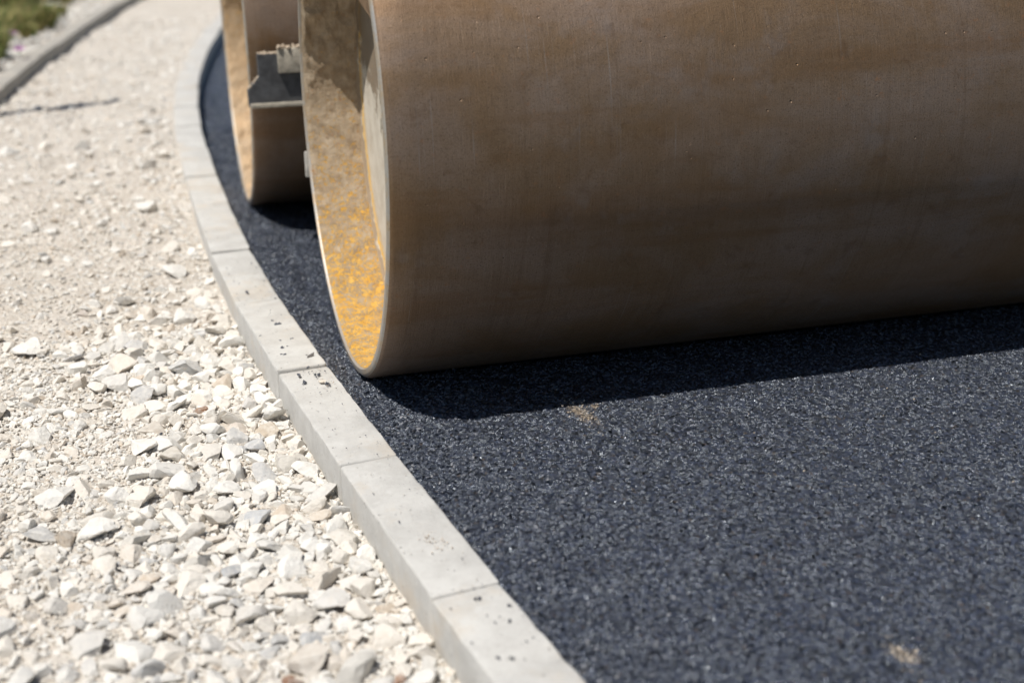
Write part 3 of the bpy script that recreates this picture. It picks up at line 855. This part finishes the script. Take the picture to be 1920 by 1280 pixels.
def crumb_mesh(seed):
    r = np.random.default_rng(seed); bm = bmesh.new()
    for k in range(5):
        v, f = TINY[int(r.integers(len(TINY)))]
        q = (v * r.uniform(.38, .62)) @ rotm(*r.uniform(-2, 2, 3)).T + np.append(r.uniform(-.5, .5, 2), r.uniform(.1, .3))
        vv = [bm.verts.new(c) for c in q]
        for t in f: bm.faces.new([vv[i] for i in t])
    me = bpy.data.meshes.new('asphalt_crumb'); bm.to_mesh(me); bm.free()
    me.polygons.foreach_set('use_smooth', np.ones(len(me.polygons), dtype=bool)); me.set_sharp_from_angle(angle=math.radians(25))
    me.materials.append(M_BIT); return me
CM = [crumb_mesh(900 + i) for i in range(5)]
CR = [(-.159, .2, 6), (-.152, .173, 8), (-.159, .05, 5), (-.159, -.004, 7), (-.164, -.047, 6), (-.145, .003, 5), (-.131, .056, 5), (-.145, -.188, 6), (-.138, -.234, 6),
      (-.105, -.197, 6), (-.088, -.261, 7), (-.119, -.144, 4), (-.2, .463, 6), (-.131, .379, 5), (0., -1.218, 5), (.044, -1.251, 4), (.030, -1.292, 3.5), (-.012, -1.382, 4), (.007, -1.388, 4)]
for i, (x, y, s) in enumerate(CR):
    o = bpy.data.objects.new('asphalt_crumb', CM[i % 5]); link(o)
    o.location = (x, y, KT + .001); o.scale = (s * .00135,) * 3; o.rotation_euler = (0, 0, i * 1.3)
    tag(o, {0: 'farther of two touching black crumbs on the kerb', 1: 'nearer of two touching black crumbs on the kerb', 10: 'black crumb touching the pale pebble on the kerb',
            14: 'largest black crumb on the nearest kerb stone, just past its joint', 12: 'black crumb alone on the far kerb stone before the joint'}.get(i,
            'small black crumb of asphalt lying on the pale kerb'), 'asphalt crumb', 'asphalt crumbs on the kerb')
for i, (x, y, s) in enumerate(((-.487, .264, 7), (-.454, .25, 7), (-.363, -.06, 8), (-.462, -.267, 6), (-.70, .9, 7))):
    o = bpy.data.objects.new('asphalt_crumb', CM[i % 5]); link(o)
    o.location = (x, y, zpath(x, y) + .008); o.scale = (s * .001,) * 3; o.rotation_euler = (0, 0, i * 2.3)
    tag(o, 'small black crumb of asphalt dropped among the pale gravel', 'asphalt crumb', 'asphalt crumbs in the gravel')
bm = bmesh.new()
vs_ = [(-.014, -.001, .001), (-.004, -.004, .0005), (.008, -.003, .001), (.015, .001, .004), (.006, .003, .003), (-.006, .003, .002)]
a = [bm.verts.new(q) for q in vs_]; b = [bm.verts.new((q[0], q[1], q[2] + .003)) for q in vs_]
bm.faces.new(a[::-1]); bm.faces.new(b)
for i in range(6): bm.faces.new((a[i], a[(i + 1) % 6], b[(i + 1) % 6], b[i]))
o = bm_obj('splinter', bm, mat_plain('grey_splinter', (.14, .13, .12), .8), None, False); o.location = (-.103, -.077, KT + .001); o.rotation_euler = (0, 0, .75)
tag(o, 'thin dark splinter lying on the pale kerb', 'splinter')
o = bpy.data.objects.new('pebble', PM[4]); link(o); o.location = (-.100, -.243, KT + .004); o.scale = (.0085,) * 3; o.color = (.72, .64, .53, 1)
tag(o, 'lone pale pebble lying on the kerb beside black crumbs', 'pebble')
# fine crumbs and sand on the kerb
fi, si = [], []
for _ in range(330):
    y = rng.uniform(-1.55, 1.2) if rng.random() < .5 else rng.normal(.05, .28)
    x = float(kerb_x(y)) + rng.uniform(.008, KW - .008); s = .0007 + .0022 * rng.random() ** 3
    fi.append((int(rng.integers(len(TINY))), x, y, KT + s * .5 + .001, s, (rng.uniform(-1, 1), rng.uniform(-1, 1), 0), (.02, .02, .02)))
for (cx, cy, n_) in ((-.160, .205, 90), (-.140, .012, 110), (-.135, .03, 60), (-.09, -.25, 40), (-.02, -1.02, 60)):
    for _ in range(n_):
        s = .0008 + .002 * rng.random() ** 3; x = cx + rng.normal(0, .012); y = cy + rng.normal(0, .022)
        si.append((int(rng.integers(len(TINY))), x, y, KT + s * .4 + .001, s, (rng.uniform(-1, 1), rng.uniform(-1, 1), 0), (.66, .54, .42)))
for _ in range(900):
    y = rng.uniform(-1.6, 4); x = float(kerb_x(y)) + KW * rng.random(); s = .0006 + .0012 * rng.random() ** 3
    si.append((int(rng.integers(len(TINY))), x, y, KT + s * .4 + .001, s, (0, 0, 0), (.60, .54, .46)))
o = merged('fine_asphalt_crumbs', fi, TINY, M_BIT); tag(o, 'fine black specks of asphalt strewn over the kerb', 'crumbs', kind='stuff')
o = merged('spilled_sand', si, TINY, M_STONE_A); tag(o, 'thin patches of beige sand on the kerb top', 'sand', kind='stuff')

gi = []
for (cx, cy, sx_, sy_, n_) in ((.414, -.545, .014, .045, 130), (.575, -1.53, .014, .022, 60), (.455, -.52, .012, .012, 26), (1.0, -.9, .5, .35, 60)):
    for _ in range(n_):
        x = cx + rng.normal(0, sx_) - (.18 * 0); y = cy + rng.normal(0, sy_); s = .0009 + .0024 * rng.random() ** 3
        gi.append((int(rng.integers(len(TINY))), x, y, asph_z1(x, y) + s * .5, s, (rng.uniform(-1, 1), rng.uniform(-1, 1), 0), (.62, .50, .37)))
o = merged('sand_grains', gi, TINY, M_STONE_A, road); tag(o, kind='stuff')

# made-up leaning stake out of frame, added to cast the shadow across the path
T = Vector((-.509 - .40 * 1.35, 3.79 - .19 * 1.35, 1.35)); B = Vector((-1.62, 3.315, .05))
d = T - B; L = d.length
bm = bmesh.new(); add_box(bm, -.065, .065, -.05, .05, -.15, L, .003)
for v in bm.verts:
    if v.co.z > L - .01: v.co.x *= .5; v.co.y *= .5
o = bm_obj('shadow_caster_stake', bm, M_WOOD); o.location = B; o.rotation_euler = d.to_track_quat('Z', 'Y').to_euler()
tag(o, 'unseen wooden stake added to cast the thin shadow across the gravel path', 'stake')
